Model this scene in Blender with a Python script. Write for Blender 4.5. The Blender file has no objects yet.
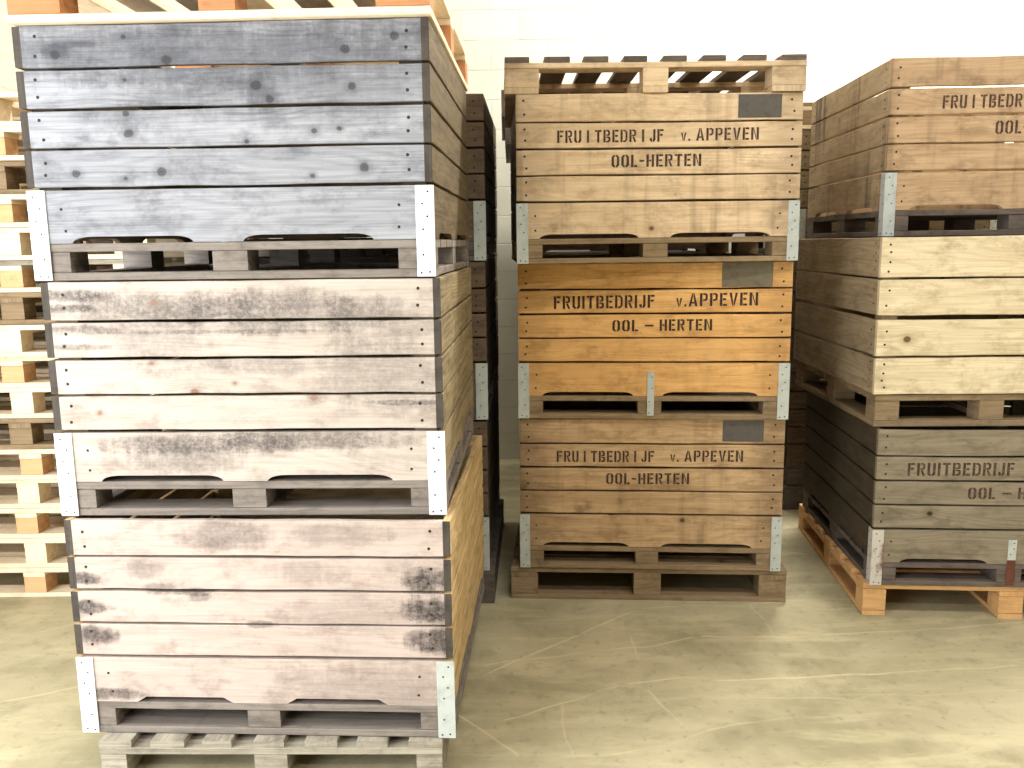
import bpy, math, random
from mathutils import Vector, Matrix
C = bpy.context.scene
COL = C.collection
rng = random.Random(7)
PI = math.pi
CW = 1.15            # crate width
CD = 1.138           # crate depth

# ------------------------------------------------------------------ node helpers
class NT:
    def __init__(s, name):
        s.m = bpy.data.materials.new(name); s.m.use_nodes = True
        s.t = s.m.node_tree; s.t.nodes.clear()
        s.out = s.t.nodes.new('ShaderNodeOutputMaterial')
        s.b = s.t.nodes.new('ShaderNodeBsdfPrincipled')
        s.t.links.new(s.b.outputs[0], s.out.inputs[0])
    def n(s, typ, **kw):
        nd = s.t.nodes.new(typ)
        for k, v in kw.items(): setattr(nd, k, v)
        return nd
    def link(s, a, b): s.t.links.new(a, b)
    def put(s, sock, v):
        if hasattr(v, 'is_linked'): s.link(v, sock)
        else: sock.default_value = v
    def math(s, op, a, b=0.0, c=0.0, clamp=False):
        nd = s.n('ShaderNodeMath', operation=op, use_clamp=clamp)
        for i, v in enumerate((a, b, c)): s.put(nd.inputs[i], v)
        return nd.outputs[0]
    def vmath(s, op, a, b=None):
        nd = s.n('ShaderNodeVectorMath', operation=op)
        s.put(nd.inputs[0], a)
        if b is not None: s.put(nd.inputs[1], b)
        return nd
    def noise(s, vec, scale=1.0, detail=3, rough=.55, dist=0.0):
        nd = s.n('ShaderNodeTexNoise'); s.link(vec, nd.inputs['Vector'])
        nd.inputs['Scale'].default_value = scale; nd.inputs['Detail'].default_value = detail
        nd.inputs['Roughness'].default_value = rough; nd.inputs['Distortion'].default_value = dist
        return nd.outputs[0]
    def rng(s, v, a, b, c=0.0, d=1.0, smooth=True):
        nd = s.n('ShaderNodeMapRange'); nd.interpolation_type = 'SMOOTHSTEP' if smooth else 'LINEAR'
        s.put(nd.inputs[0], v)
        for i, x in enumerate((a, b, c, d)): nd.inputs[i+1].default_value = x
        return nd.outputs[0]
    def mix(s, f, a, b, mode='MIX'):
        nd = s.n('ShaderNodeMix', data_type='RGBA', blend_type=mode)
        s.put(nd.inputs[0], f)
        for i, v in ((6, a), (7, b)):
            if hasattr(v, 'is_linked'): s.link(v, nd.inputs[i])
            else: nd.inputs[i].default_value = (*v, 1) if len(v) == 3 else v
        return nd.outputs[2]
    def scale(s, vec, sx, sy, sz):
        return s.vmath('MULTIPLY', vec, (sx, sy, sz)).outputs[0]

def lin(r, g, b):
    f = lambda c: ((c/255+.055)/1.055)**2.4 if c/255 > .04045 else c/255/12.92
    return (f(r), f(g), f(b))

def wood(name, light, dark, stain=(.12, .11, .10), stain_amt=.3, stain_scale=3.0, knots=.5, endstain=0.0,
         vary=.25, grain=.5, rough=.75, marks=(), knotcol=None, drips=0.0, spots=(), mottle=.45, speck=.4):
    """weathered board: grain runs along the board (attribute gc), every board has its own tone (gc.z)"""
    k = NT(name)
    at = k.n('ShaderNodeAttribute', attribute_name='gc'); g = at.outputs['Vector']
    tc = k.n('ShaderNodeTexCoord'); ob = tc.outputs['Object']
    oi = k.n('ShaderNodeObjectInfo')
    sep = k.n('ShaderNodeSeparateXYZ'); k.link(g, sep.inputs[0])
    rnd = sep.outputs[2]
    # knots
    vor = k.n('ShaderNodeTexVoronoi', feature='F1'); 
    k.link(k.scale(g, 6.5, 7.5, 1.0), vor.inputs['Vector']); vor.inputs['Scale'].default_value = 1.0
    kd = vor.outputs['Distance']
    kc = k.n('ShaderNodeSeparateColor'); k.link(vor.outputs['Color'], kc.inputs[0])
    gate = k.math('LESS_THAN', kc.outputs[0], knots)
    near = k.math('MULTIPLY', k.rng(kd, .02, .45, 1, 0), gate)
    # grain
    warp = k.math('MULTIPLY', near, .012)
    gy = k.math('ADD', sep.outputs[1], warp)
    cmb = k.n('ShaderNodeCombineXYZ'); k.link(sep.outputs[0], cmb.inputs[0]); k.link(gy, cmb.inputs[1]); k.link(rnd, cmb.inputs[2])
    gv = cmb.outputs[0]
    fine = k.noise(k.scale(gv, 3.0, 190, 3.1), 1, 4, .65)
    med = k.noise(k.scale(gv, 2.0, 28, 2.3), 1, 3, .5)
    big = k.noise(k.scale(gv, 1.1, 7, 1.7), 1, 2, .5)
    rings = k.math('SINE', k.math('MULTIPLY', k.math('ADD', big, k.math('MULTIPLY', gy, 1.5)), 85))
    rings = k.rng(rings, -.2, 1, 0, 1)
    gsum = k.math('ADD', k.math('MULTIPLY', k.rng(fine, .35, .7), .42), k.math('ADD', k.math('MULTIPLY', rings, .22), k.math('MULTIPLY', k.rng(med, .35, .7), .36)))
    gsum = k.math('MULTIPLY', gsum, grain*1.35, clamp=True)
    wn = k.n('ShaderNodeTexWhiteNoise', noise_dimensions='1D'); k.link(rnd, wn.inputs['W'])
    tone = k.math('MULTIPLY', wn.outputs[0], vary)
    col = k.mix(gsum, light, dark)
    col = k.mix(tone, col, tuple(.55*a+.45*b*.8 for a, b in zip(light, dark)))
    # weather stains
    mo = k.noise(k.scale(ob, 5, 5, 9), 1.7, 6, .72)
    col = k.mix(k.math('MULTIPLY', k.rng(mo, .48, .70), mottle), col, tuple(.75*c for c in dark))
    st = k.noise(k.vmath('ADD', k.scale(ob, 1, 1, 2.2), k.vmath('SCALE', g).outputs[0]).outputs[0], stain_scale, 6, .68)
    fs = k.noise(ob, 38, 3, .7)
    sm = k.math('MULTIPLY', k.rng(st, .50, .72), k.rng(fs, .30, .62, .35, 1))
    col = k.mix(k.math('MULTIPLY', sm, stain_amt), col, stain)
    if drips:
        d1 = k.noise(k.scale(ob, 9, 9, .7), 1, 3, .6)
        col = k.mix(k.math('MULTIPLY', k.rng(d1, .52, .70), drips), col, stain)
    if endstain:
        so = k.n('ShaderNodeSeparateXYZ'); k.link(ob, so.inputs[0])
        ax = k.math('ABSOLUTE', so.outputs[0])
        ax = k.math('ADD', ax, k.math('MULTIPLY', k.noise(k.scale(ob, 4, 4, 22), 1, 3, .6), .26))
        col = k.mix(k.math('MULTIPLY', k.rng(ax, .50, .66), endstain), col, stain)
    # stains and some painted shade that sit at one spot of this crate: (x, z, rx, rz, strength)
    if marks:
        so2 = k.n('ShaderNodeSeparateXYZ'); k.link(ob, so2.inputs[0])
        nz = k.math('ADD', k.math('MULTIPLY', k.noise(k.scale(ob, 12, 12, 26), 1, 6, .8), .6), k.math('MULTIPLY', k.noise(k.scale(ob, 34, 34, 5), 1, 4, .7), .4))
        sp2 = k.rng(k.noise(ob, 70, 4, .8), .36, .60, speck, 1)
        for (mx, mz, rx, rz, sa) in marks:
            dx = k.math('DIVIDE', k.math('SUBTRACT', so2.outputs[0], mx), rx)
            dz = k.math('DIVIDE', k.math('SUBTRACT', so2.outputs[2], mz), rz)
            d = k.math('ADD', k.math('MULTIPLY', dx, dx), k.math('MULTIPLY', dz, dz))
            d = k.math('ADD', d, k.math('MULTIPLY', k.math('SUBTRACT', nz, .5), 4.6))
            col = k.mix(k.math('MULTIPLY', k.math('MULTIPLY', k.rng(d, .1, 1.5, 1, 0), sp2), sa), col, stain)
    kcol = knotcol or tuple(c*.35 for c in dark)
    col = k.mix(k.math('MULTIPLY', k.math('MULTIPLY', k.rng(kd, .05, .34, 1, 0), gate), .38), col, tuple(.7*c for c in dark))
    col = k.mix(k.math('MULTIPLY', k.rng(kd, .075, .125, 1, 0), gate), col, kcol)
    if spots:   # knots of this very crate's boards: (x, z, radius)
        so3 = k.n('ShaderNodeSeparateXYZ'); k.link(ob, so3.inputs[0])
        wob = k.math('MULTIPLY', k.math('SUBTRACT', k.noise(ob, 55, 2), .5), .6)
        for (mx, mz, r) in spots:
            r *= .85
            dx = k.math('DIVIDE', k.math('SUBTRACT', so3.outputs[0], mx), r*1.1)
            dz = k.math('DIVIDE', k.math('SUBTRACT', so3.outputs[2], mz), r*.95)
            d = k.math('SQRT', k.math('ADD', k.math('MULTIPLY', dx, dx), k.math('MULTIPLY', dz, dz)))
            d = k.math('ADD', d, wob)
            col = k.mix(k.rng(d, .95, 2.3, .35, 0), col, tuple(.8*c for c in dark))
            col = k.mix(k.math('MULTIPLY', k.rng(d, .5, 1.05, .8, 0), k.rng(k.math('SINE', k.math('MULTIPLY', d, 13)), -1, 1, .82, 1)), col, kcol)
    k.link(col, k.b.inputs['Base Color'])
    k.b.inputs['Roughness'].default_value = rough
    k.b.inputs['Specular IOR Level'].default_value = .25
    bp = k.n('ShaderNodeBump'); bp.inputs['Strength'].default_value = .35; bp.inputs['Distance'].default_value = .003
    k.link(gsum, bp.inputs['Height']); k.link(bp.outputs[0], k.b.inputs['Normal'])
    return k.m

def plain(name, col, rough=.6, metal=0.0, nz=.15, nscale=20, dark=None, thr=(.45, .7)):
    k = NT(name); tc = k.n('ShaderNodeTexCoord')
    f = k.noise(tc.outputs['Object'], nscale, 4, .65)
    dk = dark or tuple(c*.5 for c in col)
    k.link(k.mix(k.math('MULTIPLY', k.rng(f, *thr), nz), col, dk), k.b.inputs['Base Color'])
    k.b.inputs['Roughness'].default_value = rough; k.b.inputs['Metallic'].default_value = metal
    return k.m

# ------------------------------------------------------------------ mesh builder
class MB:
    def __init__(s): s.v = []; s.f = []; s.g = []; s.mi = []; s.cur = 0; s.r = 0.0; s.endmi = None
    def newboard(s): s.r = rng.uniform(0, 60); s.off = rng.uniform(0, 30)
    def poly(s, pts, gcs, mi=None):
        i = len(s.v); s.v += [tuple(p) for p in pts]; s.f.append(list(range(i, i+len(pts))))
        s.g.append(gcs); s.mi.append(s.cur if mi is None else mi)
    def board(s, o, A, B, L, Wd, Th, seg=6, jit=.0012, ch=.0022, warp=.0):
        """board starting at corner o, running L along A, Wd across B, Th along AxB"""
        s.newboard(); o, A, B = Vector(o), Vector(A).normalized(), Vector(B).normalized(); T = A.cross(B)
        prof = [(ch, 0), (Wd-ch, 0), (Wd, ch), (Wd, Th-ch), (Wd-ch, Th), (ch, Th), (0, Th-ch), (0, ch)]
        base = len(s.v); n = len(prof)
        per = [0]
        for i in range(n):
            a, b = prof[i], prof[(i+1) % n]; per.append(per[-1]+math.hypot(a[0]-b[0], a[1]-b[1]))
        ph = rng.uniform(0, 6.3)
        for i in range(seg+1):
            t = i/seg; ja = rng.uniform(-jit, jit); jb = rng.uniform(-jit, jit)
            w = warp*math.sin(t*PI)*(1 if ph > 3 else -1)
            for (b, c) in prof:
                e = ja if b < Wd/2 else jb
                s.v.append(tuple(o + A*(L*t) + B*(b+e) + T*(c+w)))
        for i in range(seg):
            for j in range(n):
                j2 = (j+1) % n
                q = [base+i*n+j, base+i*n+j2, base+(i+1)*n+j2, base+(i+1)*n+j]
                x0, x1 = L*i/seg, L*(i+1)/seg
                gg = [(x0+s.off, per[j]+s.off, s.r), (x0+s.off, per[j+1]+s.off, s.r), (x1+s.off, per[j+1]+s.off, s.r), (x1+s.off, per[j]+s.off, s.r)]
                s.f.append(q[::-1]); s.g.append(gg[::-1]); s.mi.append(s.cur)
        for i, rev in ((0, False), (seg, True)):
            q = [base+i*n+j for j in range(n)]; gg = [(s.off+b, s.off+c, s.r+1) for b, c in prof]
            if rev: q, gg = q[::-1], gg[::-1]
            s.f.append(q); s.g.append(gg); s.mi.append(s.endmi if s.endmi is not None else s.cur)
    def box(s, c, sz, seg=1, **kw):
        """block: grain along its longest axis"""
        x, y, z = sz; c = Vector(c); lo = c - Vector(sz)/2
        if x >= y and x >= z: s.board(lo, (1, 0, 0), (0, 1, 0), x, y, z, seg=seg, **kw)
        elif y >= z: s.board(lo + Vector((0, 0, 0)), (0, 1, 0), (0, 0, 1), y, z, x, seg=seg, **kw)
        else: s.board(lo, (0, 0, 1), (1, 0, 0), z, x, y, seg=seg, **kw)
    def prism(s, pts, o, A, B, Th):
        """outline (a,b) extruded Th along AxB"""
        s.newboard(); o, A, B = Vector(o), Vector(A), Vector(B); T = A.cross(B)
        P = lambda a, b, t: o+A*a+B*b+T*t
        gg = lambda a, b: (a+s.off, b+s.off, s.r)
        s.poly([P(a, b, 0) for a, b in pts][::-1], [gg(a, b) for a, b in pts][::-1])
        s.poly([P(a, b, Th) for a, b in pts], [gg(a, b) for a, b in pts])
        for i in range(len(pts)):
            a, b = pts[i]; c, d = pts[(i+1) % len(pts)]
            s.poly([P(a, b, 0), P(c, d, 0), P(c, d, Th), P(a, b, Th)], [gg(a, b), gg(c, d), gg(c, d+Th), gg(a, b+Th)])
    def disc(s, c, N, r, mi=1, h=.0006, n=8):
        N = Vector(N); U = N.orthogonal().normalized(); V = N.cross(U); c = Vector(c)
        top = [c+N*h+U*(r*.75*math.cos(2*PI*i/n))+V*(r*.75*math.sin(2*PI*i/n)) for i in range(n)]
        bot = [c-N*.001+U*(r*math.cos(2*PI*i/n))+V*(r*math.sin(2*PI*i/n)) for i in range(n)]
        z = [(0, 0, 0)]
        s.poly(top, z*n, mi)
        for i in range(n):
            j = (i+1) % n; s.poly([bot[i], bot[j], top[j], top[i]], z*4, mi)
    def mesh(s, name, mats):
        me = bpy.data.meshes.new(name); me.from_pydata(s.v, [], s.f)
        for m in mats: me.materials.append(m)
        at = me.attributes.new('gc', 'FLOAT_VECTOR', 'CORNER')
        flat = [x for gg in s.g for p in gg for x in p]
        at.data.foreach_set('vector', flat)
        me.polygons.foreach_set('material_index', s.mi)
        me.update(); return me
    def obj(s, name, mats, parent=None):
        o = bpy.data.objects.new(name, s.mesh(name, mats)); COL.objects.link(o)
        if parent: o.parent = parent
        return o

def empty(name, label, cat, loc, rz=0, group=None):
    o = bpy.data.objects.new(name, None); COL.objects.link(o)
    o.empty_display_size = .1; o.location = loc; o.rotation_euler = (0, 0, rz)
    o['label'] = label; o['category'] = cat
    if group: o['group'] = group
    return o
def put(me, name, parent, loc=(0, 0, 0), label=None):
    o = bpy.data.objects.new(name, me); COL.objects.link(o); o.parent = parent; o.location = loc
    if label: o['label'] = label
    return o

# ------------------------------------------------------------------ common materials
NAIL = plain('rusty_nail', (.022, .017, .014), .8, 0)
GALV = plain('galvanised_steel', lin(196, 203, 200), .5, .25, .45, 14, dark=lin(140, 146, 140))
GALVB = plain('bright_galvanised_steel', lin(226, 232, 234), .5, .15, .25, 18, dark=lin(175, 182, 182))
GALVR = plain('rust_streaked_steel', lin(205, 200, 190), .6, .2, .9, 7, dark=lin(120, 62, 34), thr=(.48, .60))
RUST = plain('rusty_steel', lin(112, 66, 48), .75, .2, .6, 20, dark=lin(70, 42, 32))
PATCH = plain('grey_paint', lin(92, 88, 82), .7, 0, .6, 30, dark=lin(70, 66, 60))
PATCHL = plain('dull_grey_paint', lin(112, 103, 84), .7, 0, .6, 30, dark=lin(80, 74, 62))
def inkmat(name, c, wear):
    k = NT(name); tc = k.n('ShaderNodeTexCoord')
    f = k.noise(tc.outputs['Object'], 60, 4, .7)
    k.link(k.mix(k.rng(f, .45, .62, 0, wear), c, tuple(3.2*x+.05 for x in c)), k.b.inputs['Base Color'])
    k.b.inputs['Roughness'].default_value = .8
    return k.m
INK = inkmat('stencil_ink', lin(62, 42, 28), .4)
INKB = inkmat('dark_stencil_ink', lin(52, 34, 20), .25)

# ------------------------------------------------------------------ stencil lettering
S = .195
def R(x0, y0, x1, y1): return [(x0, y0), (x1, y0), (x1, y1), (x0, y1)]
GL = {
 'F': (.55, [R(0, 0, S, 1), R(S+.04, 1-S*.8, .55, 1), R(S+.04, .47, .48, .47+S*.8)]),
 'R': (.62, [R(0, 0, S, 1), [(S+.05, 1), (.45, 1), (.60, .9), (.60, .56), (.46, .46), (S+.05, .46), (S+.05, .59), (.38, .59), (.43, .64), (.43, .83), (.38, .87), (S+.05, .87)], [(.27, .42), (.44, .42), (.62, 0), (.44, 0)]]),
 'U': (.62, [[(0, 1), (S, 1), (S, .22), (.25, .14), (.28, .14), (.28, 0), (.14, 0), (0, .14)], [(.62, 1), (.62-S, 1), (.62-S, .22), (.37, .14), (.34, .14), (.34, 0), (.48, 0), (.62, .14)]]),
 'I': (S, [R(0, 0, S, 1)]),
 'T': (.6, [R(0, 1-S*.8, .19, 1), R(.215, 0, .215+S, 1), R(.41, 1-S*.8, .6, 1)]),
 'B': (.62, [R(0, 0, S, 1), [(S+.05, 1), (.46, 1), (.58, .9), (.58, .6), (.52, .53), (S+.05, .53), (S+.05, .64), (.36, .64), (.41, .69), (.41, .84), (.37, .87), (S+.05, .87)], [(S+.05, .47), (.52, .47), (.62, .38), (.62, .12), (.48, 0), (S+.05, 0), (S+.05, .13), (.38, .13), (.44, .18), (.44, .32), (.4, .36), (S+.05, .36)]]),
 'E': (.55, [R(0, 0, S, 1), R(S+.04, 1-S*.8, .55, 1), R(S+.04, .44, .48, .44+S*.8), R(S+.04, 0, .55, S*.8)]),
 'D': (.62, [R(0, 0, S, 1), [(S+.05, 1), (.42, 1), (.62, .82), (.62, .18), (.42, 0), (S+.05, 0), (S+.05, .14), (.36, .14), (.45, .24), (.45, .76), (.36, .86), (S+.05, .86)]]),
 'J': (.5, [[(.5, 1), (.5-S, 1), (.5-S, .24), (.26, .14), (.26, 0), (.36, 0), (.5, .14)], [(.0, .3), (S, .3), (S, .2), (.21, .14), (.21, 0), (.13, 0), (0, .12)]]),
 'P': (.6, [R(0, 0, S, 1), [(S+.05, 1), (.45, 1), (.60, .9), (.60, .52), (.46, .40), (S+.05, .40), (S+.05, .54), (.38, .54), (.43, .6), (.43, .83), (.38, .87), (S+.05, .87)]]),
 'A': (.7, [[(0, 0), (S, 0), (.33, .75), (.33, 1), (.26, 1)], [(.7, 0), (.7-S, 0), (.37, .75), (.37, 1), (.44, 1)], R(.24, .22, .46, .34)]),
 'V': (.66, [[(0, 1), (S, 1), (.31, .25), (.31, 0), (.25, 0)], [(.66, 1), (.66-S, 1), (.35, .25), (.35, 0), (.41, 0)]]),
 'v': (.46, [[(0, .66), (.14, .66), (.21, .2), (.21, 0), (.17, 0)], [(.46, .66), (.32, .66), (.25, .2), (.25, 0), (.29, 0)]]),
 'N': (.66, [R(0, 0, S, 1), R(.66-S, 0, .66, 1), [(S+.03, 1), (.66-S-.03, .25), (.66-S-.03, 0), (S+.03, .72)]]),
 'O': (.62, [[(.28, 1), (.17, 1), (0, .84), (0, .16), (.17, 0), (.28, 0), (.28, .14), (.23, .14), (S, .22), (S, .78), (.23, .86), (.28, .86)], [(.34, 1), (.45, 1), (.62, .84), (.62, .16), (.45, 0), (.34, 0), (.34, .14), (.39, .14), (.62-S, .22), (.62-S, .78), (.39, .86), (.34, .86)]]),
 'L': (.5, [R(0, 0, S, 1), R(S+.04, 0, .5, S*.8)]),
 'H': (.62, [R(0, 0, S, 1), R(.62-S, 0, .62, 1), R(S+.03, .43, .62-S-.03, .57)]),
 '-': (.4, [R(0, .42, .4, .56)]),
 '.': (.16, [R(0, 0, .16, .17)]),
 ' ': (.3, []), '|': (.16, []),
}
def stencil(text, x0, x1, zb, h, y, rise=0.0, gap=.16):
    """word as separate stencil pieces on the plane y, from x0 to x1, letters h high"""
    w = sum(GL[c][0] for c in text) + gap*(len(text)-1)
    m = MB(); x = 0; k = (x1-x0)/w
    for c in text:
        gw, ps = GL[c]
        dz = rise*(x/w)
        for p in ps:
            m.prism([(a, b) for a, b in p] if False else [((x+a)*k, b*h+dz) for a, b in p], (x0, y, zb), (1, 0, 0), (0, 0, 1), .0007)
        x += gw+gap
    return m

# ------------------------------------------------------------------ apple crate
# z levels of the box, as on the photographed crates (0.69 m tall)
def arch_outline(L, Wd, arches, h, chamfer):
    pts = [(0, 0)]
    for (a, b) in arches:
        a *= L; b *= L; r = .055
        if chamfer: pts += [(a, 0), (a+.03, h), (b-.03, h), (b, 0)]
        else:
            for i in range(7):
                t = i/6*PI/2; pts.append((a+r*(1-math.cos(t))*1.0, h*math.sin(t)))
            for i in range(7):
                t = (1-i/6)*PI/2; pts.append((b-r*(1-math.cos(t)), h*math.sin(t)))
    pts += [(L, 0), (L, Wd), (0, Wd)]
    return pts

def panel(m, L, H, side_arch, chamfer, rows, o, A, N, nails=True, fork=True, archh=.018, inset=0.0):
    """slatted wall in the plane A-z; N outward normal; o the outer lower corner (z=0)"""
    k = H/.69; th = .022
    A = Vector(A); N = Vector(N); Z = Vector((0, 0, 1)); o = Vector(o)
    flip = A.cross(Z).dot(N) > 0     # A x Z points outward
    def at(a, z, d=0): return o + A*a + Z*z + N*d
    m.cur = 0
    if fork:
        ol = arch_outline(L, .146*k, side_arch, archh*k, chamfer)
        base = at(0, .106*k, -th if flip else 0)
        m.prism(ol, base, A, Z, th)
    for (z0, z1) in rows:
        warp = rng.uniform(-.0015, .0015)
        m.board(at(0, z0*k, -th if flip else 0), A, Z, L, (z1-z0)*k, th, seg=8, jit=.0014, warp=0)
    if nails:
        for (z0, z1) in rows:
            zz = [z0+(z1-z0)*t for t in ((.28, .72) if z1-z0 < .13 else (.18, .38, .62, .84))]
            for z in zz:
                for a in (.035, L-.04):
                    m.disc(at(a+rng.uniform(-.006, .006), z*k+rng.uniform(-.006, .006), 0), N, .0058)
        if fork:
            for z in (.20, .14):
                for a in (.075, L-.08): m.disc(at(a+rng.uniform(-.006, .006), z*k, 0), N, .0052)
ROWS5 = [(.261, .3595), (.3665, .465), (.474, .5725), (.5805, .6885)]
ROWS4 = [(.1245, .2565), (.2655, .395), (.412, .540), (.5475, .688)]

def bracket_mesh(wf, ws, z0, z1, mat, sx, nails):
    """L-shaped corner strap; origin at the crate corner; front leg runs along +x*sx, side leg along +y"""
    m = MB(); t = .003
    def slab(x0, x1, y0, y1):
        c = ((x0+x1)/2, (y0+y1)/2, (z0+z1)/2); m.box(c, (abs(x1-x0), abs(y1-y0), z1-z0), ch=.0008, jit=.0006)
    slab(min(-t*sx, wf*sx), max(-t*sx, wf*sx), -t, 0)
    if ws > 0: slab(min(-t*sx, 0), max(-t*sx, 0), 0, ws)
    for i, (fx, fz) in enumerate(nails):
        m.disc((fx*wf*sx, -t, z0+(z1-z0)*fz), (0, -1, 0), .0036)
        if ws > .02: m.disc((-t*sx, ws*(.3 if i % 2 else .7), z0+(z1-z0)*fz), (-sx, 0, 0), .0036)
    return m.mesh('corner_bracket', [mat, NAIL])
BN = [(.3, .93), (.62, .80), (.35, .66), (.6, .52), (.62, .24), (.28, .05), (.75, .04)]

_cache = {}
def crate(fl, a, z0, H, mat, label, group=None, matside=None, matbase=None, over='side', chamfer=False,
          brackets=((0, 'g'), (1, 'g')), mid=None, text=None, patch=None, kind=5, D=CD, W=CW, L_side=0.0, backs=True,
          arch=((.105, .43), (.555, .89)), bw=.05):
    a0 = a; ca, sa = math.cos(a), math.sin(a)
    cx = fl[0]+ca*W/2-sa*D/2; cy = fl[1]+sa*W/2+ca*D/2
    root = empty('apple_crate', label, 'crate', (cx, cy, z0), a, group)
    k = H/.69; ms = matside or mat; mb = matbase or mat
    rows = ROWS5 if kind == 5 else ROWS4; fork = kind == 5
    th = .022; hx, hy = W/2, D/2
    fx = th if over == 'side' else 0; sy = 0 if over == 'side' else th
    m = MB(); panel(m, W-2*fx, H, arch, chamfer, rows, (-hx+fx, -hy, 0), (1, 0, 0), (0, -1, 0), fork=fork); m.obj('slatted_wall', [mat, NAIL], root)
    m = MB(); panel(m, W-2*fx, H, arch, chamfer, rows, (-hx+fx, hy, 0), (1, 0, 0), (0, 1, 0), nails=False, fork=fork); m.obj('slatted_wall', [ms, NAIL], root)
    for sx in (-1, 1):
        m = MB(); m.endmi = 2; panel(m, D-2*sy, H, ((.10, .42), (.56, .88)), chamfer, rows, (sx*hx, -hy+sy, 0), (0, 1, 0), (sx, 0, 0), fork=fork, nails=over == 'front')
        m.obj('slatted_wall', [ms, NAIL, ENDG], root)
    # posts inside the corners
    for sx in (-1, 1):
        for sy_ in (-1, 1):
            m = MB(); zt = .66*k; zb = .107*k
            px = sx*(hx-th-.0005); py = sy_*(hy-th-.0005); q = .065
            pts = [(px, py), (px-sx*q, py), (px-sx*q, py-sy_*.02), (px-sx*.02, py-sy_*q), (px, py-sy_*q)]
            if sx*sy_ < 0: pts = pts[::-1]
            m.prism(pts, (0, 0, zb), (1, 0, 0), (0, 1, 0), zt-zb); m.obj('corner_post', [ms], root)
    # base: floor boards, nine blocks, runners
    if kind == 5:
        zb, zc, zd = .024*k, .082*k, .106*k; e = .001; ins = e
    else:
        zb, zc, zd = .024*k, .098*k, .121*k; e = .012; ins = e
    m = MB(); nb = 7; gap = .018; bwid = (D-2*ins-gap*(nb-1))/nb
    for i in range(nb): m.board((-hx+ins, -hy+ins+i*(bwid+gap), zc), (1, 0, 0), (0, 1, 0), W-2*ins, bwid, zd-zc-.001, seg=4)
    m.obj('floor_deck', [mb], root)
    xs = (-hx+ins+.052, -hx+W*(.492 if kind == 5 else .43), hx-ins-.052)
    for ix, x in enumerate(xs):
        for iy, y in enumerate((-hy+ins+.052, 0, hy-ins-.052)):
            m = MB(); m.box((x, y, (zb+zc)/2), (.10, .10, zc-zb), jit=.0008); m.obj('block', [mb], root)
    for y in (-hy+ins+.05, hy-ins-.05):
        m = MB(); m.box((0, y, zb/2+.0005), (W-2*ins, .10, zb-.002), seg=4); m.obj('runner_board', [mb], root)
    for x in (-hx+ins+.05, 0, hx-ins-.05):
        m = MB(); m.box((x, 0, zb/2+.0005), (.095, D-2*ins-.205, zb-.002), seg=4); m.obj('runner_board', [mb], root)
    zlo, zhi = .003, .252*k
    for (ci, kindm) in brackets:
        mt = {'g': GALV, 'b': GALVB, 'r': GALVR}[kindm]
        key = (ci % 2, kindm, round(L_side, 3), round(H, 3), bw)
        if key not in _cache: _cache[key] = bracket_mesh(bw, L_side, zlo, zhi, mt, 1 if ci % 2 == 0 else -1, BN)
        if ci < 2: o = put(_cache[key], 'corner_bracket', root, ((-hx, hx)[ci], -hy-.0005, 0))
        if kindm == 'r': o['label'] = 'bracket with rust running down its foot'
    if mid:
        m = MB(); x = -hx+W*.495
        if mid == 'rust':
            m.box((x, -hy-.002, .17*k), (.034, .003, .09*k), ch=.0008, jit=.0005)
            for z in (.15, .175, .20): m.disc((x+(.006 if z > .16 else -.006), -hy-.0035, z*k), (0, -1, 0), .0035)
            o = m.obj('centre_bracket', [GALV, NAIL], root)
            m = MB(); m.box((x, -hy-.002, .068*k), (.034, .003, .11*k), ch=.0008, jit=.0005); o2 = m.obj('rusted_foot', [RUST], o); o2['label'] = 'rusted lower end of the bracket'
        else:
            m.box((x, -hy-.002, .115*k), (.030, .003, .195*k), ch=.0008, jit=.0005)
            for z in (.03, .08, .14, .19): m.disc((x+(.006 if z > .1 else -.006), -hy-.0035, z*k), (0, -1, 0), .0035)
            m.obj('centre_bracket', [GALV, NAIL], root)
    if patch:
        (p0, p1, q0, q1, pm) = patch; m = MB()
        m.box((-hx+W*(p0+p1)/2, -hy-.0012, (q0+q1)/2*k), (W*(p1-p0), .0012, (q1-q0)*k), ch=.0003, jit=.0002)
        o = m.obj('painted_patch', [pm], root); o['label'] = 'dull grey painted rectangle'
    if text:
        for (t, u0, u1, zb_, h, rise, ink) in text:
            m = stencil(t, -hx+W*u0, -hx+W*u1, zb_*k, h*k, -hy-.0001, rise, gap=.17)
            o = m.obj('stencil_lettering', [ink], root); o['label'] = 'dark stencilled capital letters'
    return root

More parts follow.
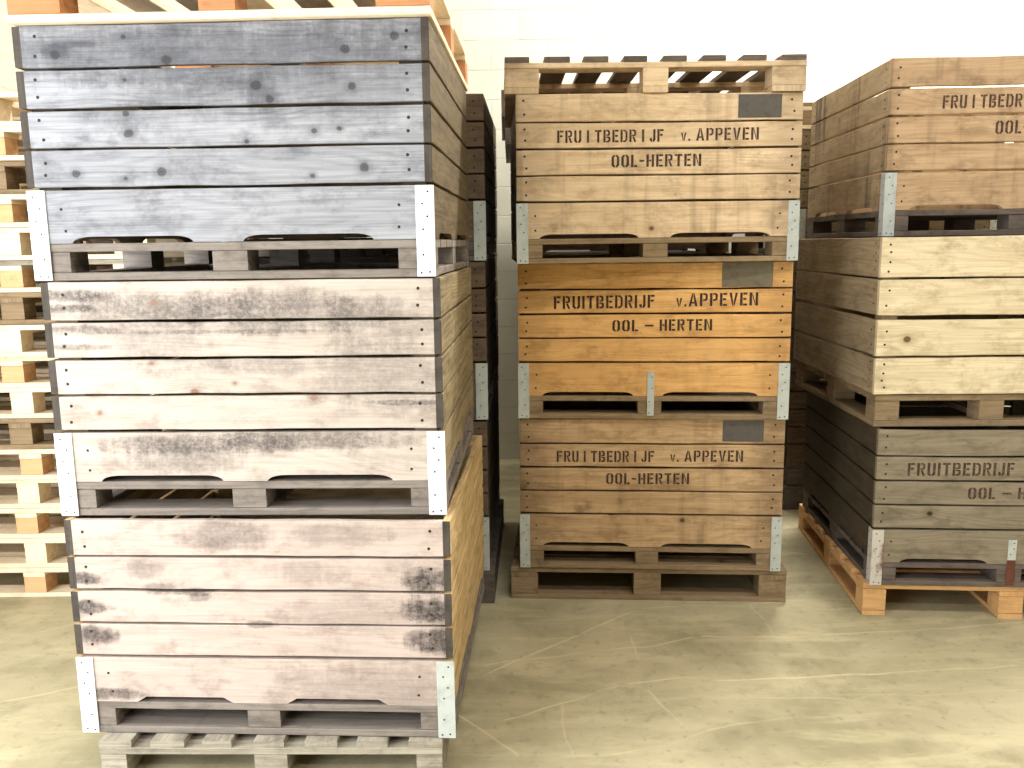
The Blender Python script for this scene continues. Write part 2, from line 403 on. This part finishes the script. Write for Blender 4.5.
# ------------------------------------------------------------------ pallets
def pallet_meshes(W, D, mats, deck='x', nd=7, runner='y', Hh=.144, seglen=.02, blk=(.10, .145), perim=False, gapf=None, key=None, jit=.0018):
    """mesh data of every part of one pallet, ready to be put together"""
    dm, sm, bm = mats; out = []
    t = .022; zb = t; zc = Hh-2*t
    hx, hy = W/2, D/2
    m = MB(); L, X = (W, D) if deck == 'x' else (D, W)
    wid = (.100 if nd > 6 else .125)
    gaps = (X-nd*wid)/(nd-1)
    for i in range(nd):
        p = -X/2+i*(wid+gaps); sh = rng.uniform(-.006, .006); w2 = wid*rng.uniform(.9, 1.04) if 0 < i < nd-1 else wid
        if deck == 'x': m.board((-hx, p, Hh-t), (1, 0, 0), (0, 1, 0), L, w2, t, seg=5, jit=jit)
        else: m.board((p, hy, Hh-t), (0, -1, 0), (1, 0, 0), L, w2, t, seg=5, jit=jit)
    out.append(('top_deck', m.mesh('top_deck', [dm]), (0, 0, 0)))
    # stringer boards under the deck, across it
    for i in (-1, 0, 1):
        m = MB()
        cw = blk[1] if i else blk[0]
        if deck == 'x': m.box((i*(hx-cw/2), 0, Hh-1.5*t), (cw, D, t), seg=4, jit=jit)
        else: m.box((0, i*(hy-.05), Hh-1.5*t), (W, .10, t), seg=4, jit=jit)
        out.append(('cross_board', m.mesh('cross_board', [sm]), (0, 0, 0)))
    bx = (blk[0] if runner != 'x' or True else blk[1])
    for i in (-1, 0, 1):
        for j in (-1, 0, 1):
            m = MB(); sx = blk[1] if i else blk[0]; sy = .10
            x = i*(hx-sx/2-.001); y = j*(hy-sy/2-.002)
            m.board((x-sx/2, y-sy/2, zb), (1, 0, 0), (0, 1, 0), sx, sy, zc-zb, seg=1, jit=.001)
            out.append(('block', m.mesh('block', [bm]), (0, 0, 0)))
    if runner in ('y', 'p'):
        for i in (-1, 0, 1):
            m = MB(); sx = blk[1] if i else blk[0]; dd = D if runner == 'y' else D-.205
            m.box((i*(hx-sx/2), 0, t/2), (sx, dd, t-.001), seg=4, jit=jit); out.append(('runner_board', m.mesh('runner_board', [sm]), (0, 0, 0)))
    if runner in ('x', 'p'):
        for j in ((-1, 0, 1) if runner == 'x' else (-1, 1)):
            m = MB(); m.box((0, j*(hy-.05), t/2), (W, .10, t-.001), seg=4, jit=jit); out.append(('runner_board', m.mesh('runner_board', [sm]), (0, 0, 0)))
    return out
def place_pallet(meshes, loc, rz, label, group=None):
    r = empty('pallet', label, 'pallet', loc, rz, group)
    for (n, me, l) in meshes: put(me, n, r, l)
    return r
def from_corner(fl, a, W, D):
    ca, sa = math.cos(a), math.sin(a)
    return (fl[0]+ca*W/2-sa*D/2, fl[1]+sa*W/2+ca*D/2)

# ------------------------------------------------------------------ wood materials
Lm = lin
GREY = wood('grey_weathered_wood', Lm(170, 171, 176), Lm(98, 99, 105), Lm(60, 61, 68), .5, 2.4, 0.0, vary=.3, grain=.62, knotcol=Lm(48, 46, 46),
    spots=[(-.46, .62, .020), (-.265, .662, .010), (-.150, .600, .019), (.345, .618, .018), (.48, .650, .019), (.095, .528, .02), (.13, .492, .016), (.36, .522, .016), (-.27, .55, .008), (-.275, .46, .013), (-.272, .408, .018),
           (-.43, .300, .016), (-.185, .302, .018), (.385, .305, .018), (-.29, .285, .008), (.25, .405, .012), (.32, .41, .009), (.06, .38, .009), (.24, .285, .010)],
    marks=[(-.46, .625, .05, .02, .7), (-.40, .645, .09, .008, .6), (.10, .51, .06, .05, .5), (.25, .56, .6, .14, .35), (-.1, .62, .7, .09, .5)], speck=.85)
WHITE = wood('whitened_wood', Lm(200, 188, 177), Lm(146, 130, 116), Lm(70, 64, 64), .25, 3.0, .08, vary=.15, grain=.45, knotcol=Lm(140, 104, 84),
    spots=[(-.435, .315, .011), (-.27, .46, .010), (.20, .355, .014), (-.25, .635, .013), (-.03, .40, .008), (.3, .36, .007)],
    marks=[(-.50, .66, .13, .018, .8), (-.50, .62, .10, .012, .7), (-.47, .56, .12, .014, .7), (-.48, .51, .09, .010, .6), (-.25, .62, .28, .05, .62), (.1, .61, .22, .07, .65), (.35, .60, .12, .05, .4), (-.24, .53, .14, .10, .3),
           (-.15, .22, .28, .035, .75), (.2, .23, .30, .030, .65), (-.2, .17, .20, .05, .45), (.05, .45, .2, .03, .35), (-.08, .55, .4, .006, .5), (.45, .34, .12, .008, .6), (.42, .42, .22, .12, .35), (.40, .57, .2, .08, .3)], speck=.5)  # last two marks: dirtier wood, also painted darker where the light falls off
PINK = wood('pinkish_pale_wood', Lm(200, 184, 174), Lm(150, 131, 120), Lm(50, 45, 45), .2, 2.5, .10, vary=.12, grain=.4, knotcol=Lm(120, 92, 74), endstain=.0,
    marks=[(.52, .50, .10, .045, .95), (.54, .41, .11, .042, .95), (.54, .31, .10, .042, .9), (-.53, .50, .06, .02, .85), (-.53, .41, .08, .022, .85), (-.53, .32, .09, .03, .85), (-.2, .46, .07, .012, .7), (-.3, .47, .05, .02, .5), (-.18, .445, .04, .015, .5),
           (.0, .36, .05, .012, .6), (-.52, .13, .16, .02, .75), (-.1, .64, .14, .05, .5), (.25, .64, .16, .04, .35), (.15, .52, .12, .04, .3), (-.34, .53, .06, .03, .4), (.35, .14, .35, .10, .3), (.3, .4, .3, .05, .2)], speck=.7)  # last two stains add painted shade to the dirtier right side
RAWSIDE = wood('raw_light_side_wood', Lm(228, 202, 152), Lm(156, 124, 80), Lm(110, 88, 60), .4, 4, .1, vary=.25, grain=.85)
MIDSIDE = wood('yellowish_side_wood', Lm(166, 150, 116), Lm(96, 82, 58), Lm(88, 74, 54), .45, 4, .1, vary=.3, grain=.8)
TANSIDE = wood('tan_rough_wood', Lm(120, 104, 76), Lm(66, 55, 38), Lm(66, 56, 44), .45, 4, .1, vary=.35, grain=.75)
GREYBASE = wood('grey_brown_base_wood', Lm(150, 140, 130), Lm(88, 80, 74), Lm(48, 44, 40), .45, 5, .15, vary=.4, grain=.6)
DARKBASE = wood('dark_base_wood', Lm(120, 108, 98), Lm(70, 60, 54), Lm(38, 34, 32), .5, 5, .15, vary=.4, grain=.6)
TAN = wood('tan_crate_wood', Lm(248, 224, 188), Lm(188, 152, 112), Lm(112, 94, 74), .5, 3, .10, vary=.4, grain=.6, drips=.55, endstain=.35)
ORANGE = wood('orange_crate_wood', Lm(246, 198, 130), Lm(190, 134, 76), Lm(92, 62, 34), .4, 3, .16, vary=.35, grain=.6, drips=.15, endstain=.3)
BROWN = wood('brown_crate_wood', Lm(216, 184, 142), Lm(150, 116, 82), Lm(70, 52, 36), .45, 3, .10, vary=.35, grain=.6, drips=.35, endstain=.4)
RTAN = wood('brown_streaked_wood', Lm(206, 176, 140), Lm(136, 104, 74), Lm(74, 58, 42), .45, 2.5, .10, vary=.4, grain=.5, drips=.5)
RSIDE = wood('streaked_side_wood', Lm(186, 162, 128), Lm(120, 100, 74), Lm(48, 40, 32), .4, 2.5, .06, vary=.3, grain=.5, drips=.75)
PALE = wood('pale_yellow_wood', Lm(238, 224, 190), Lm(176, 148, 106), Lm(104, 84, 56), .35, 2.6, .08, vary=.12, grain=.5)
PALESIDE = wood('dull_side_wood', Lm(184, 164, 130), Lm(116, 98, 74), Lm(54, 44, 34), .35, 3, .05, vary=.2, grain=.6)
GBROWN = wood('grey_brown_crate_wood', Lm(154, 142, 120), Lm(94, 84, 66), Lm(60, 48, 38), .35, 3, .12, vary=.25, grain=.55)
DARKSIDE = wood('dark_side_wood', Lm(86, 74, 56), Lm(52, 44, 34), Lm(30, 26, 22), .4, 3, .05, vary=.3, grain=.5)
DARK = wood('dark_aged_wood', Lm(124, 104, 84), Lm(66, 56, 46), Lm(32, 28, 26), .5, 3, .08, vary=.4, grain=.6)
NEWP = wood('new_pallet_wood', Lm(244, 230, 204), Lm(214, 186, 146), Lm(150, 120, 84), .2, 3, .1, vary=.3, grain=.5)
NEWB = wood('chipboard_block_wood', Lm(232, 190, 142), Lm(190, 140, 94), Lm(110, 76, 50), .3, 9, 0, vary=.5, grain=.4)
ORP = wood('fresh_orange_pallet_wood', Lm(226, 182, 126), Lm(186, 134, 80), Lm(120, 80, 46), .2, 3, .1, vary=.3, grain=.5)
OLDP = wood('old_brown_pallet_wood', Lm(164, 142, 110), Lm(104, 84, 62), Lm(52, 44, 36), .45, 3, .12, vary=.4, grain=.6)
ENDG = wood('dark_end_grain', Lm(84, 76, 68), Lm(46, 42, 38), Lm(30, 27, 25), .4, 9, 0, vary=.3, grain=.5)
GREYP = wood('grey_split_pallet_wood', Lm(186, 178, 160), Lm(116, 108, 94), Lm(64, 58, 50), .45, 5, .1, vary=.4, grain=.7)

# ------------------------------------------------------------------ LEFT FRONT STACK
PM = pallet_meshes(1.044, 1.14, (GREYP, GREYP, GREYP), deck='y', nd=7, runner='y', Hh=.128, blk=(.10, .078))
place_pallet(PM, (*from_corner((-1.2675, 2.412), -.0217, 1.044, 1.14), 0), -.0217, 'grey weathered pallet with splintered edge on the floor under the left front crate stack')
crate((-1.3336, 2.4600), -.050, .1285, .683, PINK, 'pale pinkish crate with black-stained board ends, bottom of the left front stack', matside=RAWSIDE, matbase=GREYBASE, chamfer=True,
      brackets=((0, 'b'), (1, 'g')), arch=((.14, .41), (.56, .84)), group=None)
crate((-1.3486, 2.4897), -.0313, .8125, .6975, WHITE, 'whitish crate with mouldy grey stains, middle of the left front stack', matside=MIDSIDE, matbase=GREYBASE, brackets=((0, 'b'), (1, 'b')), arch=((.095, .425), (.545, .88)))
crate((-1.3620, 2.4967), -.0380, 1.5112, .6975, GREY, 'blue-grey weathered knotty crate, top of the left front stack', matside=TANSIDE, matbase=GREYBASE, brackets=((0, 'b'), (1, 'b')), arch=((.085, .40), (.53, .865)))
TERRA = wood('shaded_orange_block_wood', Lm(198, 142, 96), Lm(152, 100, 62), Lm(100, 70, 46), .3, 9, 0, vary=.5, grain=.4)  # blocks sit in shade; this darker orange carries that shade in its colour
PM = pallet_meshes(1.15, 1.20, (NEWP, NEWP, TERRA), deck='y', nd=7, runner='p', Hh=.146)
place_pallet(PM, (*from_corner((-1.355, 2.470), -.036, 1.15, 1.20), 2.2092), -.036, 'clean new pallet with tan blocks on top of the grey left front crate')

# ------------------------------------------------------------------ CENTRE STACK
PM = pallet_meshes(1.232, 1.14, (OLDP, OLDP, OLDP), deck='x', nd=7, runner='p', Hh=.1495, blk=(.12, .12))
place_pallet(PM, (*from_corner((-.0149, 3.7400), -.066, 1.232, 1.14), 0), -.066, 'brown worn pallet on the floor under the centre crate stack')
T1 = lambda ink: [('FRU|I|TBEDR|I|JF', .143, .514, .388, .046, .001, ink), ('v.|APPEVEN', .579, .847, .392, .046, .001, ink)]
T1b = lambda ink: [('OOL-HERTEN', .333, .648, .288, .046, .001, ink)]
Z2 = .3665+.028; Z3 = .261+.028
def txt1(ink):
    return [('FRU|I|TBEDR|I|JF', .143, .514, .474+.020, .050, .002, ink), ('v.|APPEVEN', .575, .848, .474+.024, .050, .002, ink), ('OOL-HERTEN', .333, .648, .3665+.028, .050, .002, ink)]
def sh(t, d): return [(a, b+d, c+d, *r) for a, b, c, *r in t]
def txt2(ink):
    return [('FRUITBEDRIJF', .134, .505, .474+.018, .056, .004, ink), ('v.APPEVEN', .584, .879, .474+.026, .056, .003, ink), ('OOL', .351, .446, .3665+.026, .050, .001, ink), ('-', .470, .503, .3665+.027, .050, 0, ink), ('HERTEN', .525, .716, .3665+.028, .050, .001, ink)]
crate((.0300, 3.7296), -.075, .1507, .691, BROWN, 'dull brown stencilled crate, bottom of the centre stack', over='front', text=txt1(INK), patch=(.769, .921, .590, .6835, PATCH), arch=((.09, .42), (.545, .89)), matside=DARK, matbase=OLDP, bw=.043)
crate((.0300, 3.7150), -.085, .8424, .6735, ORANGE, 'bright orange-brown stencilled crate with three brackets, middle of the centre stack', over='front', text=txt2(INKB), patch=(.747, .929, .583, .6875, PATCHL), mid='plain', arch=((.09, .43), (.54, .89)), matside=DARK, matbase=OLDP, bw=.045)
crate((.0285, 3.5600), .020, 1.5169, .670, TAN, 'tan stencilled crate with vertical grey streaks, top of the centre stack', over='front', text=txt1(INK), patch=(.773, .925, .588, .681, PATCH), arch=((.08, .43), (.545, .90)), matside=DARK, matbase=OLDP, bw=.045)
PM = pallet_meshes(1.197, 1.02, (DARKBASE, TAN, TAN), deck='y', nd=8, runner='y', Hh=.138, blk=(.10, .135))
place_pallet(PM, (*from_corner((-.0146, 3.5580), .008, 1.197, 1.02), 2.1885), .008, 'light brown pallet with dark deck boards lying on top of the centre crate stack')

# ------------------------------------------------------------------ RIGHT FRONT STACK
PM = pallet_meshes(1.22, 1.16, (ORP, ORP, ORP), deck='x', nd=7, runner='y', Hh=.1425, blk=(.10, .095))
place_pallet(PM, (*from_corner((1.4995, 3.5166), -.09, 1.22, 1.16), 0), -.09, 'fresh orange pallet on the floor under the right crate stack')
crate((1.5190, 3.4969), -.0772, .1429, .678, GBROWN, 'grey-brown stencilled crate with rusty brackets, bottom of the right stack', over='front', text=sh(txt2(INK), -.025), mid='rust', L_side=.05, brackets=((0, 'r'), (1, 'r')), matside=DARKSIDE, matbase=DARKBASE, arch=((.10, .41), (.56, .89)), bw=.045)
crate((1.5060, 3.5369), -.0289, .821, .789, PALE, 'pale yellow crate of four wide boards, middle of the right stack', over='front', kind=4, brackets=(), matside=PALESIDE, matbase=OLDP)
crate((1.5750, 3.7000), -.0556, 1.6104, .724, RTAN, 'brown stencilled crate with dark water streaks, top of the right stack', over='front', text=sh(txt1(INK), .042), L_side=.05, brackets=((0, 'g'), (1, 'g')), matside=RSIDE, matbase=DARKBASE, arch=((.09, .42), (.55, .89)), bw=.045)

# ------------------------------------------------------------------ STACKS BEHIND
DP = pallet_meshes(1.18, 1.14, (DARKBASE, DARKBASE, DARKBASE), deck='x', nd=7, runner='p', Hh=.144)
# behind the left stack
for i, (z, w, lab) in enumerate(((.145, 'bottom', 0), (.840, 'middle', 0), (1.530, 'top', 0))):
    crate((-1.262+.004*i, 3.745), -.030, z, .688, DARK, 'dark aged crate behind the left front stack, %s of its own stack' % w, over='front', matside=DARKSIDE, matbase=DARKBASE, brackets=((0, 'g'), (1, 'g')), L_side=0.0)
place_pallet(DP, (*from_corner((-1.27, 3.72), -.030, 1.18, 1.14), 0), -.030, 'dark pallet on the floor behind the left front stack')
# behind the centre stack
for i, w in enumerate(('bottom', 'middle', 'top')):
    crate((.07, 5.02), 0.0, .716*i, .7155, DARK, 'dark crate hidden behind the centre stack, %s of its stack' % w, over='front', matside=DARKSIDE, matbase=DARKBASE)
place_pallet(DP, (*from_corner((-.022, 5.00), 0.0, 1.18, 1.14), 2.150), 0.0, 'dark pallet on the crates behind the centre stack, just under another one')
place_pallet(DP, (*from_corner((-.040, 4.96), 0.006, 1.18, 1.14), 2.2965), 0.006, 'dark pallet behind the centre stack, topmost and jutting out furthest left')
# behind the right stack
for i, w in enumerate(('bottom', 'middle', 'top')):
    crate((1.640, 5.02), -.01, .145+.69*i, .689, GBROWN if i == 2 else DARK, '%s crate behind the right stack, %s of its stack' % ('dull brown' if i == 2 else 'dark', w), over='front', matside=DARKSIDE, matbase=DARKBASE, brackets=((0, 'g'), (1, 'g')) if i == 2 else ())
place_pallet(DP, (*from_corner((1.62, 5.0), -.01, 1.18, 1.14), 0), -.01, 'dark pallet on the floor behind the right stack')
OPM = pallet_meshes(1.18, 1.14, (OLDP, NEWP, OLDP), deck='y', nd=7, runner='p', Hh=.144)
place_pallet(OPM, (*from_corner((1.64, 5.0), -.02, 1.18, 1.14), 2.2155), -.02, 'brown pallet on top of the crates behind the right stack')

# ------------------------------------------------------------------ PALLET STACKS AT THE LEFT
VAR = [pallet_meshes(1.2, 1.0, (NEWP, NEWP, NEWB), deck='x', nd=5, runner='x', Hh=.141),
       pallet_meshes(1.2, 1.0, (NEWP, NEWP, NEWP), deck='x', nd=5, runner='x', Hh=.141),
       pallet_meshes(1.2, 1.0, (GREYP, NEWP, NEWB), deck='x', nd=6, runner='x', Hh=.141),
       pallet_meshes(1.2, 1.0, (OLDP, OLDP, OLDP), deck='x', nd=5, runner='x', Hh=.141)]
order = [0, 1, 0, 1, 0, 3, 1, 0, 1, 3, 2, 1, 0, 3, 0, 1]
ORD = ['lowest', 'second', 'third', 'fourth', 'fifth', 'sixth', 'seventh', 'eighth', 'ninth', 'tenth', 'eleventh', 'twelfth', 'thirteenth', 'fourteenth', 'fifteenth', 'topmost']
TONE = ['pale pallet with tan blocks', 'pale cream pallet', 'greyish pallet with tan blocks', 'brown weathered pallet']
jr = random.Random(3)
for i, v in enumerate(order):
    dx, dy, da = jr.uniform(-.03, .03), jr.uniform(-.02, .02), jr.uniform(-.02, .02)
    lab = '%s, %s up in the front pallet stack at far left' % (TONE[v], ORD[i]) if i not in (0, 15) else '%s, %s of the front pallet stack at far left' % (TONE[v], ORD[i])
    place_pallet(VAR[v], (-2.215+dx, 4.32+dy, .1415*i), da, lab, 'pallets stacked at the far left')
for i in range(14):
    v = (i*3+1) % 4
    dx, dy, da = jr.uniform(-.03, .03), jr.uniform(-.02, .02), jr.uniform(-.02, .02)
    place_pallet(VAR[v], (-2.30+dx, 5.55+dy, .1415*i), da, '%s behind the front pallets, %s' % (TONE[v], 'topmost of the rear pallet stack' if i == 13 else ('lowest of the rear pallet stack' if i == 0 else ORD[i]+' up in the rear pallet stack')), 'pallets in the rear stack at the far left')

# ------------------------------------------------------------------ THE HALL
def struct(o): o['kind'] = 'structure'; return o
def slab(name, lo, hi, mat):
    m = MB(); lo, hi = Vector(lo), Vector(hi)
    x0, y0, z0 = lo; x1, y1, z1 = hi
    v = [(x0, y0, z0), (x1, y0, z0), (x1, y1, z0), (x0, y1, z0), (x0, y0, z1), (x1, y0, z1), (x1, y1, z1), (x0, y1, z1)]
    for f in ((0, 3, 2, 1), (4, 5, 6, 7), (0, 1, 5, 4), (1, 2, 6, 5), (2, 3, 7, 6), (3, 0, 4, 7)):
        m.poly([v[i] for i in f], [(0, 0, 0)]*4)
    return struct(m.obj(name, [mat]))

def blockwall(name):
    k = NT(name); tc = k.n('ShaderNodeTexCoord'); ob = tc.outputs['Object']
    sp = k.n('ShaderNodeSeparateXYZ'); k.link(ob, sp.inputs[0])
    cb = k.n('ShaderNodeCombineXYZ'); k.link(k.math('ADD', sp.outputs[0], sp.outputs[1]), cb.inputs[0]); k.link(sp.outputs[2], cb.inputs[1])
    br = k.n('ShaderNodeTexBrick'); k.link(cb.outputs[0], br.inputs['Vector'])
    br.inputs['Scale'].default_value = 1; br.inputs['Brick Width'].default_value = .4; br.inputs['Row Height'].default_value = .2
    br.inputs['Mortar Size'].default_value = .005; br.inputs['Mortar Smooth'].default_value = .5
    br.inputs['Color1'].default_value = (*lin(226, 224, 208), 1); br.inputs['Color2'].default_value = (*lin(216, 214, 198), 1); br.inputs['Mortar'].default_value = (*lin(208, 205, 190), 1)
    n1 = k.noise(ob, 2.0, 5, .6)
    k.link(k.mix(k.math('MULTIPLY', k.rng(n1, .5, .75), .25), br.outputs['Color'], lin(190, 184, 164)), k.b.inputs['Base Color'])
    k.b.inputs['Roughness'].default_value = .7
    bp = k.n('ShaderNodeBump'); bp.inputs['Strength'].default_value = .5; bp.inputs['Distance'].default_value = .004; bp.invert = True
    k.link(br.outputs['Fac'], bp.inputs['Height']); k.link(bp.outputs[0], k.b.inputs['Normal'])
    return k.m

# camera geometry is needed only to find where the floor's scratches lie
F_PX, PITCH, ROLL, HCAM = 862.93, .1616, -.0124, 1.6033
def floor_at(px, py):
    x, y = (px-512)/F_PX, (py-384)/F_PX
    a = x*math.cos(ROLL)+y*math.sin(ROLL); b = -x*math.sin(ROLL)+y*math.cos(ROLL)
    dy = math.cos(PITCH)-b*math.sin(PITCH); dz = -math.sin(PITCH)-b*math.cos(PITCH)
    t = -HCAM/dz
    return (a*t, dy*t)

def floormat():
    k = NT('worn_concrete'); tc = k.n('ShaderNodeTexCoord'); ob = tc.outputs['Object']
    n1 = k.noise(ob, 1.3, 6, .6, .4); n2 = k.noise(k.scale(ob, 1.2, 5.0, 1), 1.6, 5, .65, .3); n3 = k.noise(ob, 26, 3, .6); n4 = k.noise(ob, 7, 4, .7)
    col = k.mix(k.rng(n1, .35, .7), lin(190, 180, 148), lin(150, 142, 112))
    col = k.mix(k.math('MULTIPLY', k.rng(n2, .45, .68), .42), col, lin(214, 204, 166))
    col = k.mix(k.math('MULTIPLY', k.rng(n4, .52, .72), .4), col, lin(140, 132, 104))
    col = k.mix(k.math('MULTIPLY', k.rng(n3, .56, .74), .35), col, lin(120, 112, 84))
    wv = k.n('ShaderNodeSeparateXYZ'); wob = k.noise(ob, 1.1, 2)
    po = k.vmath('ADD', ob, k.vmath('SCALE', k.vmath('SUBTRACT', k.n('ShaderNodeTexNoise').outputs[1], (.5, .5, .5)).outputs[0]).outputs[0]).outputs[0]
    lines = [((478, 676), (640, 610), .9), ((640, 610), (860, 598), .5), ((500, 722), (625, 684), .8), ((625, 684), (1024, 668), .9), ((480, 664), (700, 640), .6), ((700, 640), (1024, 622), .7),
             ((452, 712), (516, 760), .8), ((750, 603), (775, 634), .6), ((640, 690), (690, 730), .5), ((560, 760), (800, 716), .5), ((0, 700), (90, 684), .6), ((0, 720), (60, 712), .5), ((10, 640), (80, 622), .5),
             ((700, 700), (1024, 690), .35), ((540, 640), (620, 632), .4), ((560, 700), (572, 764), .4), ((630, 634), (640, 662), .5)]
    so = k.n('ShaderNodeSeparateXYZ'); k.link(ob, so.inputs[0])
    wx = k.math('MULTIPLY', k.math('SUBTRACT', k.noise(ob, 2.2, 2), .5), .14)
    fade = k.rng(k.noise(ob, 5, 3), .35, .6, .25, 1)
    tot = None
    for (p, q, s) in lines:
        a = Vector((*floor_at(*p), 0)); b = Vector((*floor_at(*q), 0)); d = b-a; L = d.length; d /= L; nrm = (-d.y, d.x)
        dx = k.math('SUBTRACT', so.outputs[0], a.x); dy = k.math('SUBTRACT', so.outputs[1], a.y)
        al = k.math('ADD', k.math('MULTIPLY', dx, d.x), k.math('MULTIPLY', dy, d.y))
        ac = k.math('ADD', k.math('ADD', k.math('MULTIPLY', dx, nrm[0]), k.math('MULTIPLY', dy, nrm[1])), wx)
        f = k.rng(k.math('ABSOLUTE', ac), .001, .009, s, 0)
        f = k.math('MULTIPLY', f, k.math('MULTIPLY', k.rng(al, 0, .03), k.rng(al, L-.03, L, 1, 0)))
        tot = f if tot is None else k.math('MAXIMUM', tot, f)
    col = k.mix(k.math('MULTIPLY', k.math('MULTIPLY', tot, fade), .6), col, lin(232, 220, 180))
    k.link(col, k.b.inputs['Base Color'])
    k.link(k.rng(n1, .3, .7, .6, .8), k.b.inputs['Roughness'])
    k.b.inputs['Specular IOR Level'].default_value = .2
    return k.m

XL, XR, YB, YF, ZC = -3.15, 7.0, -6.0, 6.32, 5.2
BW = blockwall('painted_block_wall')
CEIL = plain('grey_ceiling_panel', lin(165, 160, 150), .8, 0, .1, 2)
slab('floor', (XL-.2, YB-.2, -.2), (XR+.2, YF+.2, 0), floormat())
slab('wall_back', (XL-.2, YF, 0), (XR+.2, YF+.2, ZC), BW)
DIM = plain('grey_steel_cladding', lin(120, 116, 106), .7, 0, .2, 2)
slab('wall_right', (XR, YB, 0), (XR+.2, YF, ZC), DIM)
slab('wall_front', (XL-.2, YB-.2, 0), (XR+.2, YB, ZC), DIM)
slab('ceiling', (XL-.2, YB-.2, ZC), (XR+.2, YF+.2, ZC+.2), CEIL)
# left wall with a wide loading door opening that lets daylight in
m = MB()
def wbox(m, lo, hi):
    x0, y0, z0 = lo; x1, y1, z1 = hi
    v = [(x0, y0, z0), (x1, y0, z0), (x1, y1, z0), (x0, y1, z0), (x0, y0, z1), (x1, y0, z1), (x1, y1, z1), (x0, y1, z1)]
    for f in ((0, 3, 2, 1), (4, 5, 6, 7), (0, 1, 5, 4), (1, 2, 6, 5), (2, 3, 7, 6), (3, 0, 4, 7)): m.poly([v[i] for i in f], [(0, 0, 0)]*4)
wbox(m, (XL-.2, YB, 0), (XL, -1.7, ZC)); wbox(m, (XL-.2, 2.7, 0), (XL, YF, ZC)); wbox(m, (XL-.2, -1.7, 3.2), (XL, 2.7, ZC))
struct(m.obj('wall_left', [BW]))

# ------------------------------------------------------------------ LIGHT
def area(name, loc, target, sx, sy, power, col, spread=180):
    l = bpy.data.lights.new(name, 'AREA'); l.shape = 'RECTANGLE'; l.size = sx; l.size_y = sy; l.energy = power; l.color = col
    l.spread = math.radians(spread)
    o = bpy.data.objects.new(name, l); COL.objects.link(o); o.location = loc
    o.rotation_euler = (Vector(target)-Vector(loc)).to_track_quat('-Z', 'Y').to_euler(); return o
area('door_daylight', (XL+.05, .5, 1.6), (XL+1, .75, 1.5), 4.2, 3.0, 310, (.93, .96, 1.0))
# unseen fluorescent ceiling fixtures with tubes, added to light wall and crate fronts
TUBE = NT('lit_tube'); TUBE.b.inputs['Emission Color'].default_value = (1, .96, .86, 1); TUBE.b.inputs['Emission Strength'].default_value = 6
HOUS = plain('lamp_housing', lin(230, 230, 225), .5)
for (lx, ly, pw) in ((-2.4, 1.0, .25), (.9, 1.0, .7), (3.6, 1.0, 1.0), (2.3, 5.45, 4.4), (5.3, 5.4, 4.4), (-2.2, 5.2, .7), (.9, -2.2, 1.1), (3.9, -2.2, .8)):
    r = empty('added_ceiling_lamp', 'unseen fluorescent ceiling lamp, added to light the wall and stored crates', 'lamp', (lx, ly, ZC-.22), 0, 'added ceiling lamps')
    m = MB(); m.box((0, 0, .07), (1.5, .22, .06), jit=0); m.obj('housing', [HOUS], r)
    m = MB(); m.box((0, 0, .025), (1.4, .05, .03), jit=0); m.obj('tube', [TUBE.m], r)
    m = MB(); m.box((-.5, 0, .16), (.02, .02, .119), jit=0); m.box((.5, 0, .16), (.02, .02, .119), jit=0); m.obj('hanger', [HOUS], r)
    area('added_lamp_light', (lx, ly, ZC-.24), (lx, ly, 0), 1.5, .3, 75*pw, (1.0, .965, .90))

w = bpy.data.worlds.new('sky'); C.world = w; w.use_nodes = True
bg = w.node_tree.nodes['Background']; bg.inputs[0].default_value = (.85, .92, 1, 1); bg.inputs[1].default_value = 1.0

# ------------------------------------------------------------------ CAMERA
cd = bpy.data.cameras.new('camera'); cam = bpy.data.objects.new('camera', cd); COL.objects.link(cam)
cd.sensor_width = 36; cd.sensor_fit = 'HORIZONTAL'; cd.lens = F_PX/1024*36; cd.clip_start = .05
fwd = Vector((0, math.cos(PITCH), -math.sin(PITCH))); up0 = Vector((0, math.sin(PITCH), math.cos(PITCH))); r0 = Vector((1, 0, 0))
Rv = r0*math.cos(ROLL)+up0*math.sin(ROLL); Uv = -r0*math.sin(ROLL)+up0*math.cos(ROLL)
M = Matrix((Rv, Uv, -fwd)).transposed().to_4x4(); M.translation = (0, 0, HCAM)
cam.matrix_world = M
C.camera = cam
C.view_settings.view_transform = 'Standard'; C.view_settings.look = 'None'
C.view_settings.gamma = 1; C.view_settings.use_curve_mapping = False; C.view_settings.exposure = 0.13
